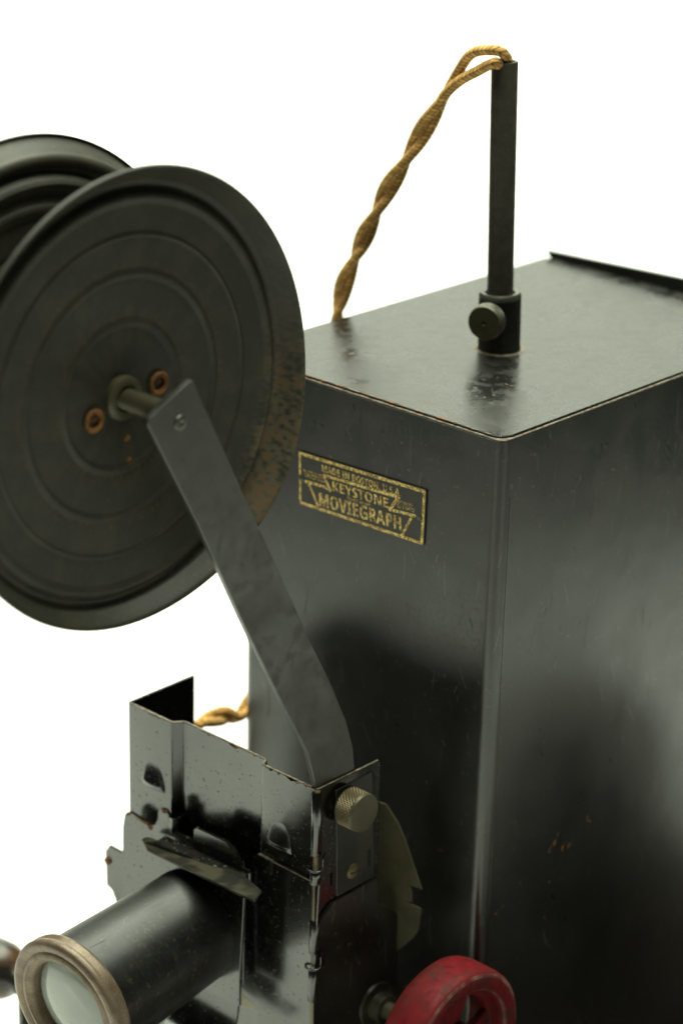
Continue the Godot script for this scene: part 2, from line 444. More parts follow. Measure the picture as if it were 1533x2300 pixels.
	M.steel = mat(paint(512, Color(0.13, 0.13, 0.11), [[tb, 0.4, 0.8, Color(0.07, 0.068, 0.055), 0.8], [tf, 0.6, 0.85, Color(0.05, 0.04, 0.03), 0.6]]), 0.42, null, 25.0, 0.5, 0.7)
	# oxidised tube
	M.tube = mat(paint(s, Color(0.026, 0.023, 0.016), [[mid, 0.42, 0.7, Color(0.058, 0.047, 0.031), 0.75], [fine, 0.55, 0.8, Color(0.085, 0.07, 0.047), 0.6], [grain, 0.8, 0.95, Color(0.10, 0.085, 0.06), 0.4]], [[260, 40, Color(0.075, 0.066, 0.05), 0.5, 1.57, 0.12]], 52), 0.5, null, 18.0, 0.6, 0.15)
	# gold print on the maker's plate
	M.gold = mat(paint(512, Color(0.85, 0.61, 0.19), [[noise_img(512, 0.03, 95, 3), 0.45, 0.62, Color(0.30, 0.17, 0.035), 0.9], [noise_img(512, 0.07, 96, 2), 0.58, 0.68, Color(0.03, 0.024, 0.012), 0.9], [noise_img(512, 0.15, 97, 1), 0.72, 0.86, Color(0.75, 0.58, 0.24), 0.8]]), 0.42, null, 40.0, 0.5, 0.45)
	M.plate = mat(a4, 0.9, r1, 14.0, 0.5)
	# cracked red enamel
	M.red = mat(paint(s, Color(0.165, 0.006, 0.010), [[mid, 0.45, 0.7, Color(0.085, 0.006, 0.007), 0.8], [big, 0.48, 0.7, Color(0.055, 0.016, 0.011), 0.7], [spots, 0.78, 0.86, Color(0.05, 0.025, 0.015), 0.8], [grain, 0.9, 0.98, Color(0.30, 0.12, 0.10), 0.4]], [[110, 7, Color(0.32, 0.15, 0.12), 0.6, 0.8, 1.5], [160, 12, Color(0.03, 0.014, 0.010), 0.8, 1.3, 1.5, 2], [20, 4, Color(0.38, 0.28, 0.2), 0.7, 0.3, 3.0, 2]], 55), 0.75, grey(512, 0.65, [[noise_img(512, 0.05, 98, 3), 0.35, 0.75, 1.0, 0.9]]), 16.0, 0.32)
	M.red_worn = mat(paint(512, Color(0.10, 0.012, 0.013), [[noise_img(512, 0.018, 66, 3), 0.48, 0.66, Color(0.22, 0.12, 0.09), 0.75]]), 0.5, null, 22.0, 0.5)
	M.bare = mat(paint(512, Color(0.46, 0.42, 0.30), [[tf, 0.55, 0.8, Color(0.25, 0.2, 0.13), 0.6]]), 0.6, null, 30.0, 0.5)
	# turned wood, stained dark, worn through
	M.wood = mat(paint(512, Color(0.016, 0.014, 0.011), [[noise_img(512, 0.012, 101, 4), 0.66, 0.72, Color(0.13, 0.06, 0.028), 0.7]]), 0.3, null, 12.0, 0.5)
	M.board = mat(paint(512, Color(0.02, 0.015, 0.011), [[noise_img(512, 0.01, 102, 4), 0.4, 0.8, Color(0.035, 0.022, 0.014), 0.7]]), 0.5, null, 6.0, 0.4)
	# braided cotton: over-and-under ribs, 8 mm of cord per tile
	var bs := 128
	var bi := Image.create(bs, bs, false, Image.FORMAT_RGB8)
	var R := RandomNumberGenerator.new(); R.seed = 77
	var tone := []
	for k in 64: tone.append(R.randf_range(0.55, 1.15))
	for y in bs:
		for x in bs:
			var col := int(x / 21.3334)
			var fx := fposmod(x, 21.3334) / 21.3334
			var sl := (fx if col % 2 == 0 else 1.0 - fx) * 8.0
			var row := fposmod(y + sl, 10.0 + 0.6667)
			var id := int((y + sl) / 10.6667)
			var e: float = clamp(min(row, 10.667 - row) / 2.2, 0.0, 1.0)
			var g: float = clamp(min(fx, 1.0 - fx) * 7.0, 0.0, 1.0)
			var k: float = (0.02 + 0.98 * e) * (0.15 + 0.85 * g) * tone[(col * 13 + id * 7) % 64]
			bi.set_pixel(x, y, Color(0.95 * k, 0.53 * k, 0.155 * k).linear_to_srgb())
	bi.generate_mipmaps()
	M.cord = mat(ImageTexture.create_from_image(bi), 0.9, null, 1.0, 0.3, 0.0, null, 0.0, false)
	M.cord.uv1_scale = Vector3(1, 1.0 / 15.0, 1)
	M.cord.rim_enabled = true; M.cord.rim = 0.3
	var gm := StandardMaterial3D.new(); gm.albedo_color = Color(0.92, 0.95, 0.92, 0.3); gm.transparency = BaseMaterial3D.TRANSPARENCY_ALPHA
	gm.roughness = 0.06; gm.refraction_enabled = true; gm.refraction_scale = 0.05
	M.glass = gm
	M.dark = plain(Color(0.006, 0.006, 0.005), 0.6, 0.4)
	M.paper = plain(Color(0.86, 0.86, 0.845), 0.9, 0.2)
	M.hood = plain(Color(0.02, 0.02, 0.02), 0.7)
	M.foot = plain(Color(0.015, 0.015, 0.015), 0.8)

# ---------------------------------------------------------------- studio
func make_sweep() -> void:
	var f := Vector3(c_fwd.x, 0, c_fwd.z).normalized(); var r := Vector3(-f.z, 0, f.x)
	var c := put(Vector3(-40, 0, -20)); c.y = 0
	var sec := PackedVector2Array([Vector2(-0.55, 0), Vector2(1.0, 0)])
	for k in range(1, 13):
		var a := PI / 2 * k / 12.0; sec.append(Vector2(1.0 + 0.6 * sin(a), 0.6 - 0.6 * cos(a)))
	sec.append(Vector2(1.6, 2.3))
	var st := mb()
	var hw := 0.49
	for i in sec.size() - 1:
		var e := (sec[i + 1] - sec[i]).normalized()
		for s in 2:
			var n2 := Vector2(-e.y, e.x) * (1 if s == 0 else -1)
			var n := (f * n2.x + Vector3.UP * n2.y).normalized()
			var off := Vector3.ZERO if s == 0 else n * 0.004
			var A := c + f * sec[i].x + Vector3.UP * sec[i].y - r * hw + off
			var B := c + f * sec[i + 1].x + Vector3.UP * sec[i + 1].y - r * hw + off
			var mm := func(p: Vector3) -> Vector3: return p * 1000.0 - Vector3(0, LIFT, 0)
			quad(st, mm.call(A), mm.call(B), mm.call(B + r * hw * 2), mm.call(A + r * hw * 2), n)
	var o := obj("backdrop", st, M.paper)
	o.set_meta("kind", "structure")

func softbox(called: String, label: String, at: Vector3, look: Vector3, size: Vector2, energy: float, col: Color) -> void:
	var t := thing(called, label, "studio light", at)
	t.look_at_from_position(at, look, Vector3.UP if abs((look - at).normalized().y) < 0.95 else Vector3(0, 0, 1))
	var d := MeshInstance3D.new(); d.name = "diffuser"
	var q := BoxMesh.new(); q.size = Vector3(size.x, size.y, 0.004); d.mesh = q
	var em := StandardMaterial3D.new(); em.albedo_color = Color(0.9, 0.9, 0.9); em.emission_enabled = true; em.emission = col; em.emission_energy_multiplier = 0.4
	d.material_override = em; t.add_child(d)
	var h := MeshInstance3D.new(); h.name = "hood"
	var hb := BoxMesh.new(); hb.size = Vector3(size.x + 0.03, size.y + 0.03, 0.1); h.mesh = hb; h.position.z = 0.056; h.material_override = M.hood
	t.add_child(h)
	var l := AreaLight3D.new(); l.name = "lamp"; l.area_size = size; l.light_energy = energy; l.light_color = col; l.area_range = 8.0; l.area_attenuation = 2.0
	l.shadow_enabled = true; l.position.z = -0.006
	t.add_child(l)

# ---------------------------------------------------------------- the projector
const XS := -18.2        # outer face of the gate's right cheek
const ZG := 42.2         # front of the film gate
const YT := -84.24       # its top edge
var proj: Node3D

func make_housing() -> void:
	var w := 85.6; var d := 132.4
	var st := mb()
	ext_y(st, fillet(PackedVector2Array([V(-w, -d), V(0, -d), V(0, 0), V(-w, 0)]), 3.4, 8), -215, -0.9, 0.2)
	var body := obj("lamp_housing", st, M.housing, proj)
	# the wall's upper edge, bare metal, and the drop-in lid with its clipped corners
	st = mb()
	var ring_o := fillet(PackedVector2Array([V(-w + .1, -d + .1), V(-.1, -d + .1), V(-.1, -.1), V(-w + .1, -.1)]), 2.4, 6)
	ext_y(st, ring_o, -0.95, -0.55, 0.1)
	obj("wall_edge", st, M.edge, body)
	st = mb()
	var ch := 3.4
	var g := 0.75
	var lid := PackedVector2Array([V(-92.0, -d + g), V(-g, -d + g), V(-g, -g - ch), V(-g - ch * .35, -g - ch * .22), V(-g - ch, -g), V(-92.0 + ch, -g), V(-92.0, -g - ch)])
	ext_y(st, fillet(lid, 0.5, 3), -0.5, 0.0, 0.22)
	obj("lid", st, M.lid, body)
	# rust chips along the lid's front edge and corner
	for k in 26:
		st = mb()
		var x := -w + 6 + rng.randf() * (w - 10)
		var l := rng.randf_range(0.5, 2.6); var t := rng.randf_range(0.12, 0.4)
		var p := PackedVector2Array()
		for q in 9:
			var a := TAU * q / 9.0
			p.append(V(x + cos(a) * l * rng.randf_range(.7, 1.1), -0.82 - t * .3 + sin(a) * t * rng.randf_range(.6, 1.2)))
		ext_y(st, p, -0.2, 0.012, 0.005)
		obj("rust_chip", st, M.rust if k % 3 else M.edge, body)
	# raised flange at the back
	st = mb()
	ext_z(st, zpoly([[1225, 562], [1533, 626], [1620, 644], [1620, 720], [1533, 690], [1272, 612], [1238, 586]], -132.0), -133.2, -132.0, 0.1)
	obj("back_flange", st, M.housing, body)
	# vertical seam beside the rounded corner
	st = mb()
	ext_x(st, PackedVector2Array([V(-4.2, -215), V(-3.6, -215), V(-3.6, -16), V(-4.2, -16)]), -0.05, 0.1, 0.05)
	obj("seam", st, M.housing, body)
	for q in [[1244, 1893, 4, 9], [1262, 1905, 3, 10], [1232, 1912, 2, 7], [1276, 1898, 2, 8], [1222, 2062, 2, 3], [1228, 2068, 2, 2], [1128, 2035, 2, 5], [1112, 2052, 5, 2], [1232, 1980, 2, 4], [1318, 1838, 2, 6], [1300, 1400, 1, 7], [1455, 1555, 1, 9], [1190, 1130, 1, 4], [1400, 1960, 1, 6]]:
		st = mb()
		var p := PackedVector2Array()
		for k in 10:
			var a := TAU * k / 10.0
			var m := rng.randf_range(.5, 1.1)
			var h := hx(q[0] + cos(a) * q[2] * m + sin(a) * q[3] * -0.25 * m, q[1] + sin(a) * q[3] * m, 0.0)
			p.append(V(h.z, h.y))
		ext_x(st, p, -0.1, 0.015, 0.004)
		obj("rust_patch", st, M.dusty if q[2] < 2 else M.rust, body)
	# base under it all
	st = mb()
	ext_y(st, fillet(PackedVector2Array([V(-97, -215), V(192, -215), V(192, 62), V(-97, 62)]), 6, 5), -234, -215, 1.5)
	var base := obj("base_board", st, M.board, proj)
	for c in [[-88, -205], [182, -205], [182, 52], [-88, 52]]:
		st = mb()
		lathe(st, [V(0, -240), V(6, -240), V(6.5, -234), V(0, -234)], Vector3(c[0], 0, c[1]), Vector3.UP, 20)
		obj("foot", st, M.foot, base)

	# drum of the motor on the right of the base: out of the frame, mirrored dark in the housing's right wall
	st = mb()
	lathe(st, [V(0, -215), V(33, -215), V(34, -213), V(34, -150), V(32.5, -142), V(28, -134.5), V(20, -129), V(10, -126), V(0, -125.5)], Vector3(62, 0, -118), Vector3.UP, 64)
	obj("motor_drum", st, M.board, proj)

func make_lamp_tube() -> void:
	var b := Vector3(-45.6, 0, -53.6)
	var top := Vector3(-48.2, 75.2, -53.6)
	var ax := (top - b).normalized()
	var st := mb()
	lathe(st, [V(3.6, 14.6), V(4.0, 15.2), V(5.1, 15.3), V(5.5, 14.8), V(5.55, 13.8)], b, ax, 56)
	var rim := mb()
	lathe(rim, [V(5.55, 13.8), V(5.55, 0.7), V(5.7, 0.3), V(5.7, 0.0)], b, ax, 56)
	lathe(rim, [V(3.6, 14.6), V(3.6, 2.0), V(0, 2.0)], b, ax, 40)
	var col := obj("socket_collar", rim, M.arm_gloss, proj)
	obj("worn_rim", st, M.steel, col)
	st = mb()
	lathe(st, [V(5.7, 0.02), V(6.6, 0.06), V(7.0, 0.02)], b, Vector3.UP, 40)
	obj("solder_ring", st, M.edge, col)
	var H := (top - b).length()
	st = mb()
	lathe(st, [V(3.42, 3), V(3.42, H - 0.4), V(3.2, H), V(2.55, H), V(2.45, H - 0.5), V(2.45, H - 14), V(0, H - 14)], b, ax, 48)
	obj("lamp_tube", st, M.tube, proj)
	# knurled clamp screw
	var kx := Vector3(0.30, 0.0, 0.954).normalized()
	var ko := b + ax * 9.6
	var s2 := mb()
	lathe(s2, [V(0, 5.0), V(1.4, 5.0), V(1.4, 7.2), V(0, 7.2)], ko, kx, 20)
	lathe(s2, [V(0, 6.8), V(4.5, 6.8), V(4.62, 7.0)], ko, kx, 48)
	lathe(s2, [V(4.62, 10.2), V(4.35, 10.75), V(0.55, 10.8), V(0.4, 10.55), V(0, 10.5)], ko, kx, 48, 0.0, TAU, null, 0.95)
	var scr := obj("clamp_screw", s2, M.dull_brass, col)
	s2 = mb()
	knurl(s2, ko, kx, 4.75, 7.0, 10.2, 38, 0.2)
	obj("knurled_edge", s2, M.steel, proj).reparent(scr)

func strip(st: SurfaceTool, pts: Array, w: float, z0: float, z1: float) -> void:    # a printed line on the plate (x, y)
	for i in pts.size() - 1:
		var a: Vector2 = pts[i]; var b: Vector2 = pts[i + 1]
		var e := (b - a).normalized(); var n := Vector2(-e.y, e.x) * w * 0.5
		a -= e * w * 0.35; b += e * w * 0.35
		ext_z(st, PackedVector2Array([a - n, b - n, b + n, a + n]), z0, z1, 0.01)

func make_nameplate() -> void:
	var Z := 0.45
	var cp := func(x: float, y: float) -> Vector2:      # from a 4.258 times enlarged cut of the photograph at (640, 980)
		var h := hz(640 + x / 4.258, 980 + y / 4.258, Z); return Vector2(h.x, h.y)
	var st := mb()
	var outer := PackedVector2Array([cp.call(124, 140), cp.call(1350, 514), cp.call(1324, 1046), cp.call(130, 642)])
	ext_z(st, fillet(outer, 0.5, 3), -0.05, Z, 0.1)
	var pl := obj("nameplate", st, M.plate, proj)
	pl.set_meta("label", "black and gold printed maker's plate")
	st = mb()
	var tl: Vector2 = cp.call(142, 162); var tr: Vector2 = cp.call(1330, 530); var br: Vector2 = cp.call(1305, 1022); var bl: Vector2 = cp.call(146, 632)
	strip(st, [tl, tr], 0.85, Z - .02, Z + 0.05); strip(st, [tr, br], 0.8, Z - .02, Z + 0.052); strip(st, [br, bl], 0.8, Z - .02, Z + 0.05); strip(st, [bl, tl], 0.7, Z - .02, Z + 0.052)
	obj("gold_border", st, M.gold, pl)
	st = mb()
	strip(st, [cp.call(196, 432), cp.call(372, 482), cp.call(436, 518)], 0.75, Z - .02, Z + .047)
	strip(st, [cp.call(430, 520), cp.call(374, 372)], 0.75, Z - .02, Z + .049)
	strip(st, [cp.call(370, 372), cp.call(1090, 584)], 0.8, Z - .02, Z + .051)
	strip(st, [cp.call(1082, 586), cp.call(1000, 700)], 0.9, Z - .02, Z + .049)
	strip(st, [cp.call(1000, 700), cp.call(1240, 760)], 0.75, Z - .02, Z + .047)
	strip(st, [cp.call(1212, 768), cp.call(1115, 945)], 0.75, Z - .02, Z + .049)
	strip(st, [cp.call(228, 450), cp.call(312, 660)], 0.7, Z - .02, Z + .049)
	obj("gold_scroll", st, M.gold, pl)
	# lettering: [text, left top, right top, left bottom] in the same enlarged pixels
	for L in [["MADE IN BOSTON, U.S.A.", [352, 268], [1106, 510], [356, 346], 700], ["KEYSTONE", [452, 424], [984, 592], [455, 520], 700], ["MOVIEGRAPH", [324, 534], [1106, 770], [330, 662], 700],
			["PATENTED", [176, 316], [366, 374], [196, 388], 400], ["TRADE MARK", [592, 576], [816, 646], [590, 602], 400], ["NO 551107", [1080, 608], [1222, 648], [1076, 640], 400], ["NO 1764752", [1074, 646], [1240, 694], [1068, 680], 400]]:
		var a: Vector2 = cp.call(L[1][0], L[1][1]); var b: Vector2 = cp.call(L[2][0], L[2][1]); var c: Vector2 = cp.call(L[3][0], L[3][1])
		var tm := TextMesh.new()
		var sf := SystemFont.new(); sf.font_names = PackedStringArray(["Droid Sans"]); sf.font_weight = L[4]
		tm.font = sf; tm.font_size = 64; tm.pixel_size = 0.01; tm.depth = 0.02; tm.curve_step = 2.0; tm.text = L[0]
		var arr := tm.get_mesh_arrays()
		var vs: PackedVector3Array = arr[Mesh.ARRAY_VERTEX]
		if vs.is_empty(): continue
		var lo := vs[0]; var hi := vs[0]
		for v in vs: lo = lo.min(v); hi = hi.max(v)
		var ids: PackedInt32Array = arr[Mesh.ARRAY_INDEX]; var ns: PackedVector3Array = arr[Mesh.ARRAY_NORMAL]
		st = mb()
		var U := b - a; var W := a - c
		for k in range(0, ids.size(), 3):
			var q := []
			for m in 3:
				var v := vs[ids[k + m]]
				var p: Vector2 = c + U * ((v.x - lo.x) / (hi.x - lo.x)) + W * ((v.y - lo.y) / (hi.y - lo.y))
				q.append(Vector3(p.x, p.y, Z - 0.02 + 0.07 * (v.z - lo.z) / (hi.z - lo.z)))
			tri(st, q[0], q[1], q[2], ns[ids[k]], ns[ids[k + 1]], ns[ids[k + 2]])
		obj("lettering", st, M.gold, pl)
	for r in [[158, 402], [1286, 772]]:
		var p: Vector2 = cp.call(r[0], r[1])
		st = mb()
		lathe(st, [V(1.0, Z - .1), V(0.95, Z + 0.1), V(0.6, Z + 0.32), V(0, Z + 0.4)], Vector3(p.x, p.y, 0), Vector3(0, 0, 1), 20)
		obj("rivet", st, M.dull_brass, pl)

func make_arm() -> void:
	var st := mb()
	var p := xpoly([[432, 850], [500, 1003], [600, 1225], [700, 1447], [745, 1540], [778, 1622], [793, 1680], [797, 1740], [800, 1850], [722, 1850], [712, 1780], [690, 1690], [640, 1592], [548, 1402], [445, 1178], [328, 947]], XS - 0.9)
	ext_x(st, fillet(p, 1.2, 3), XS - 2.5, XS - 0.9, 0.22)
	var arm := obj("reel_arm", st, M.arm, proj)
	var c := hx(405, 950, XS - 0.9)
	st = mb()
	lathe(st, [V(1.9, -0.1), V(1.7, 0.25), V(0.9, 0.35), V(0.7, 0.2), V(0, 0.2)], c, Vector3.RIGHT, 24)
	obj("rivet", st, M.steel, arm)
	# threaded spindle that carries the reel
	st = mb()
	var o := Vector3(0, 23.9, 90.8)
	var prof := []
	var x := -74.0
	prof.append(V(0, x)); prof.append(V(2.4, x)); prof.append(V(2.4, -32.5))
	x = -32.5
	while x < XS - 2.6:
		prof.append(V(1.75, x + .1)); prof.append(V(2.5, x + .55)); x += 0.95
	prof.append(V(0, XS - 2.4))
	lathe(st, prof, o, Vector3.RIGHT, 28)
	obj("spindle", st, M.dull_brass, arm)

func make_reel() -> void:
	var at := put(Vector3(-47, 23.9 - 51, 90.8))
	var reel := thing("film_reel", "round black pressed steel film reel with rusty rim held by the long arm", "film reel", at)
	var o := Vector3(0, 23.9, 90.8)
	var R := 51.0
	var prof := [V(2.6, -5.3), V(15.4, -5.2), V(16.0, -4.75), V(16.5, -4.6), V(17.0, -4.75), V(17.6, -5.15), V(26.2, -4.85), V(26.8, -4.4), V(27.3, -4.3), V(27.8, -4.45), V(28.4, -4.75), V(35.2, -4.5), V(35.8, -4.15), V(36.5, -4.5), V(42.4, -4.1), V(43.4, -3.6), V(44.2, -3.5), V(45.0, -3.9), V(45.7, -4.9), V(46.6, -5.1), V(47.8, -4.3), V(49.2, -2.4), V(50.2, -0.8), V(50.8, -0.1), V(51.2, 0.0), V(51.45, -0.35), V(51.1, -0.7)]
	var tight := [prof[0]]                       # short steps beside each ring keep the dish between them flat
	for i in range(1, prof.size()):
		var e: Vector2 = prof[i] - prof[i - 1]
		if e.length() > 2.0:
			tight.append(prof[i - 1] + e.normalized() * 0.35)
			for k in range(1, int(e.length() / 0.7)): tight.append(prof[i - 1] + e * (k * 0.7 / e.length()))
			tight.append(prof[i] - e.normalized() * 0.2)
		tight.append(prof[i])
	prof = tight
	for s in 2:
		var out := []
		if s == 1:                                # the far flange is pressed the other way: its rings stand inward
			for i in prof.size():
				var q: Vector2 = prof[i]
				prof[i] = V(q.x, q.y - 1.5 * exp(-pow((q.x - 41.5) / 1.3, 2)) - 1.1 * exp(-pow((q.x - 35.8) / 1.0, 2)))
		for q in prof: out.append(q)
		for i in range(prof.size() - 2, -1, -1): out.append(prof[i] + Vector2(-0.1 if prof[i].x > 48 else 0.0, -0.6))
		var st := mb()
		var ox := -28.0 if s == 0 else -65.9
		# the flange is bent where it was dropped
		var bump := func(p: Vector3) -> Vector3:
			var d := Vector2(p.z - o.z, p.y - o.y)
			var a := d.angle(); var r := d.length() / R
			var k: float = exp(-pow(wrapf(a + 2.55, -PI, PI) / 0.5, 2)) * pow(r, 6)
			return p + Vector3(1.6 * k + 0.5 * pow(r, 4) * sin(a * 2 + s), 0, 0) + (Vector3(0, d.y, d.x) / max(1.0, d.length())) * (0.9 * k)
		lathe(st, out, Vector3(ox, o.y, o.z), Vector3.RIGHT if s == 0 else Vector3.LEFT, 128, 0.0, TAU, bump, 0.6)
		var f := obj("flange", st, M.flange, reel)
		if s == 0:
			for e in [[210, 945], [355, 860]]:
				var h := hx(e[0], e[1], -33.0)
				st = mb()
				lathe(st, [V(2.6, 0.0), V(2.75, 0.5), V(2.3, 0.8), V(1.7, 0.5), V(1.6, -1.5), V(0, -1.5)], h, Vector3.RIGHT, 28)
				obj("eyelet", st, M.rust, f)
				st = mb()
				ext_x(st, PackedVector2Array([V(h.z - 1.5, h.y - .45), V(h.z + 1.5, h.y - .45), V(h.z + 1.5, h.y + .45), V(h.z - 1.5, h.y + .45)]), -34, -33.2, 0.1)
				obj("tongue", st, M.rust, f)
			for e in [[287, 984, .9], [289, 1034, .9], [600, 1028, 2.6], [668, 930, 1.6], [560, 1085, 1.8], [625, 1000, 1.4], [612, 1060, 1.3]]:
				var hxp: float = -33.25 if e[2] < 1 else -30.0
				if e[2] < 1:
					var h := hx(e[0], e[1], hxp)
					st = mb()
					var p := PackedVector2Array()
					for q in 10: p.append(V(h.z, h.y) + Vector2.from_angle(TAU * q / 10.0) * e[2] * rng.randf_range(.7, 1.15))
					ext_x(st, p, hxp - .1, hxp + 0.06, 0.02)
					obj("rust_patch", st, M.rust, f)
	# core between the flanges, collar on the spindle
	var st := mb()
	lathe(st, [V(2.6, -60.8), V(15, -60.8), V(15, -33.4), V(2.6, -33.4)], Vector3(0, o.y, o.z), Vector3.RIGHT, 48)
	obj("core", st, M.reel, reel)
	st = mb()
	lathe(st, [V(5.0, -33.3), V(4.9, -32.0), V(4.2, -31.4), V(3.0, -31.4), V(2.7, -32.2), V(2.6, -33.3)], Vector3(0, o.y, o.z), Vector3.RIGHT, 36)
	obj("collar", st, M.dull_brass, reel)

func wave(p: Vector3) -> Vector3: return p

func loop_ear(c: Vector3, w: float, h: float, parent: Node) -> void:     # a lanced half-round loop standing off a sheet
	var st := mb()
	var nu := 16; var nv := 18
	var grid := []
	for j in nv + 1:
		var row := []
		for i in nu + 1:
			var s := float(i) / nu * 2 - 1; var t := float(j) / nv
			var prof: float = pow(t / 0.78, 1.5) if t < 0.78 else sqrt(max(0.0, 1.0 - pow((t - 0.78) / 0.22, 2)))
			var z: float = 1.25 * prof * sqrt(max(0.0, 1.0 - s * s * 0.96))
			row.append(c + Vector3(s * w * sqrt(max(0.06, 1.0 - (1.0 - t) * (1.0 - t) * 0.9)), h * (0.5 - t), z))
		grid.append(row)
	for j in nv:
		for i in nu:
			var A: Vector3 = grid[j][i]; var B: Vector3 = grid[j][i + 1]; var C: Vector3 = grid[j + 1][i + 1]; var D: Vector3 = grid[j + 1][i]
			var nrm := func(y: int, x: int) -> Vector3:
				var g: Vector3 = (grid[y][min(x + 1, nu)] - grid[y][max(x - 1, 0)]).cross(grid[min(y + 1, nv)][x] - grid[max(y - 1, 0)][x]).normalized()
				return g if g.z > 0 else -g
			tri(st, A, B, C, nrm.call(j, i), nrm.call(j, i + 1), nrm.call(j + 1, i + 1))
			tri(st, A, C, D, nrm.call(j, i), nrm.call(j + 1, i + 1), nrm.call(j + 1, i))
	obj("pressed_loop", st, M.gloss, parent)

func make_gate() -> void:
	# one sheet folded into two cheeks and a front with a recessed film channel
	var line := PackedVector2Array([V(-85.9, 18.8), V(-85.9, ZG), V(-69.2, ZG), V(-67.3, ZG - 2.5), V(-38.6, ZG - 2.5), V(-37.2, ZG), V(XS, ZG), V(XS, 19.4), V(XS - 0.9, 18.3)])
	var st := mb()
	ext_y(st, thicken(fillet(line, 1.1, 5, false), -0.8 if true else 0.8), -213, YT, 0.14)
	var gate := obj("film_gate", st, M.gloss, proj)
	# worn bare metal on the sheet's upper edge
	st = mb()
	ext_y(st, thicken(fillet(PackedVector2Array([V(-84.5, ZG - .1), V(-69.2, ZG - .1), V(-67.3, ZG - 2.6), V(-38.6, ZG - 2.6), V(-37.2, ZG - .1), V(XS - .1, ZG - .1), V(XS - .1, 20)]), 1.1, 5, false), -0.6), YT - 0.1, YT + 0.03, 0.02)
	obj("worn_edge", st, M.edge, gate)
	for k in 22:
		var px := rng.randf_range(300, 690)
		var py := 1577.0 + (px - 285) * 0.459
		var zz := ZG if px < 385 or px > 600 else ZG - 2.5
		if (px > 375 and px < 425) or (px > 582 and px < 605): continue
		var h := hy(px, py, YT)
		st = mb()
		var wd := rng.randf_range(.5, 2.2); var dp := rng.randf_range(.25, 1.1)
		ext_z(st, PackedVector2Array([V(h.x - wd, YT - .02), V(h.x + wd, YT - .02), V(h.x + wd * .6, YT - dp * .5), V(h.x + wd * .1, YT - dp), V(h.x - wd * .5, YT - dp * .6)]), zz - .2, zz + 0.02, 0.005)
		obj("chip", st, M.rust if k % 3 == 0 else M.edge, gate)
	loop_ear(hz(345, 1742, ZG), 4.2, 7.5, gate)
	loop_ear(hz(628, 1878, ZG), 4.2, 7.5, gate)
	# right cheek: inset cover plate, slots, screw and knurled knob
	st = mb()
	ext_x(st, xpoly([[753, 1775], [833, 1733], [838, 1968], [754, 2014]], XS), XS - 0.1, XS + 0.35, 0.1)
	var cov := obj("cheek_cover", st, M.plate, gate)
	for s in [[[823, 1908], [830, 1904], [830, 1942], [823, 1946]], [[743, 1962], [748, 1960], [748, 1988], [743, 1991]], [[833, 1732], [836, 1730], [836, 1768], [833, 1770]]]:
		st = mb()
		ext_x(st, xpoly(s, XS), XS + 0.30, XS + 0.42, 0.02)
		obj("slot", st, M.dark, gate)
	st = mb()
	var sc := hx(788, 1955, XS)
	lathe(st, [V(2.05, 0.2), V(2.0, 0.7), V(1.5, 1.15), V(0.5, 1.4), V(0, 1.42)], sc, Vector3.RIGHT, 24)
	var scr := obj("screw", st, M.brass, proj)
	st = mb()
	ext_x(st, PackedVector2Array([V(sc.z - 1.7, sc.y - .22), V(sc.z + 1.7, sc.y + .05), V(sc.z + 1.7, sc.y + .35), V(sc.z - 1.7, sc.y + .1)]), XS + 1.36, XS + 1.45, 0.01)
	obj("screw_slot", st, M.dark, scr)
	var kc := hx(818, 1827, XS + 7.4); kc.x = XS
	st = mb()
	lathe(st, [V(0, 0.2), V(1.6, 0.2), V(1.6, 1.7), V(4.7, 1.7), V(4.9, 1.9)], kc, Vector3.RIGHT, 40)
	lathe(st, [V(5.0, 6.7), V(4.85, 7.5), V(0, 7.6)], kc, Vector3.RIGHT, 48, 0.0, TAU, null, 0.97)
	var kn := obj("knurled_knob", st, M.dull_brass, proj)
	st = mb()
	knurl(st, kc, Vector3.RIGHT, 5.1, 1.9, 6.7, 32, 0.3)
	obj("knurled_edge", st, M.brass, kn)
	# lower cheek plate, standing a little proud
	st = mb()
	ext_x(st, fillet(xpoly([[722, 2062], [748, 2027], [846, 1972], [849, 2028], [888, 2047], [894, 2056], [892, 2330], [700, 2420], [706, 2100]], XS + 1.0), 0.8, 3), XS + 0.1, XS + 1.0, 0.18)
	obj("lower_cheek", st, M.housing, proj)
	# brass shutter behind the gate
	st = mb()
	var sp := []
	for q in [[1100, 540], [1170, 562], [1200, 610], [1270, 720], [1330, 860], [1476, 1297], [1372, 1262], [1390, 1300], [1390, 1402], [1350, 1405], [1466, 1460], [1462, 1620], [1440, 1670], [1400, 1722], [1280, 1818], [1000, 1900], [1000, 1600], [1000, 700]]:
		sp.append([560 + q[0] / 3.8325, 1660 + q[1] / 3.8325])
	ext_z(st, zpoly(sp, 12.0), 11.4, 12.0, 0.1)
	obj("shutter_blade", st, M.dull_brass, proj)
	st = mb()
	var sh := hz(800, 2020, 11.4)
	lathe(st, [V(0, 0), V(2, 0), V(2, 20), V(0, 20)], Vector3(sh.x, sh.y, 10.5), Vector3(0, 0, 1), 20)
	obj("shutter_shaft", st, M.steel, proj)

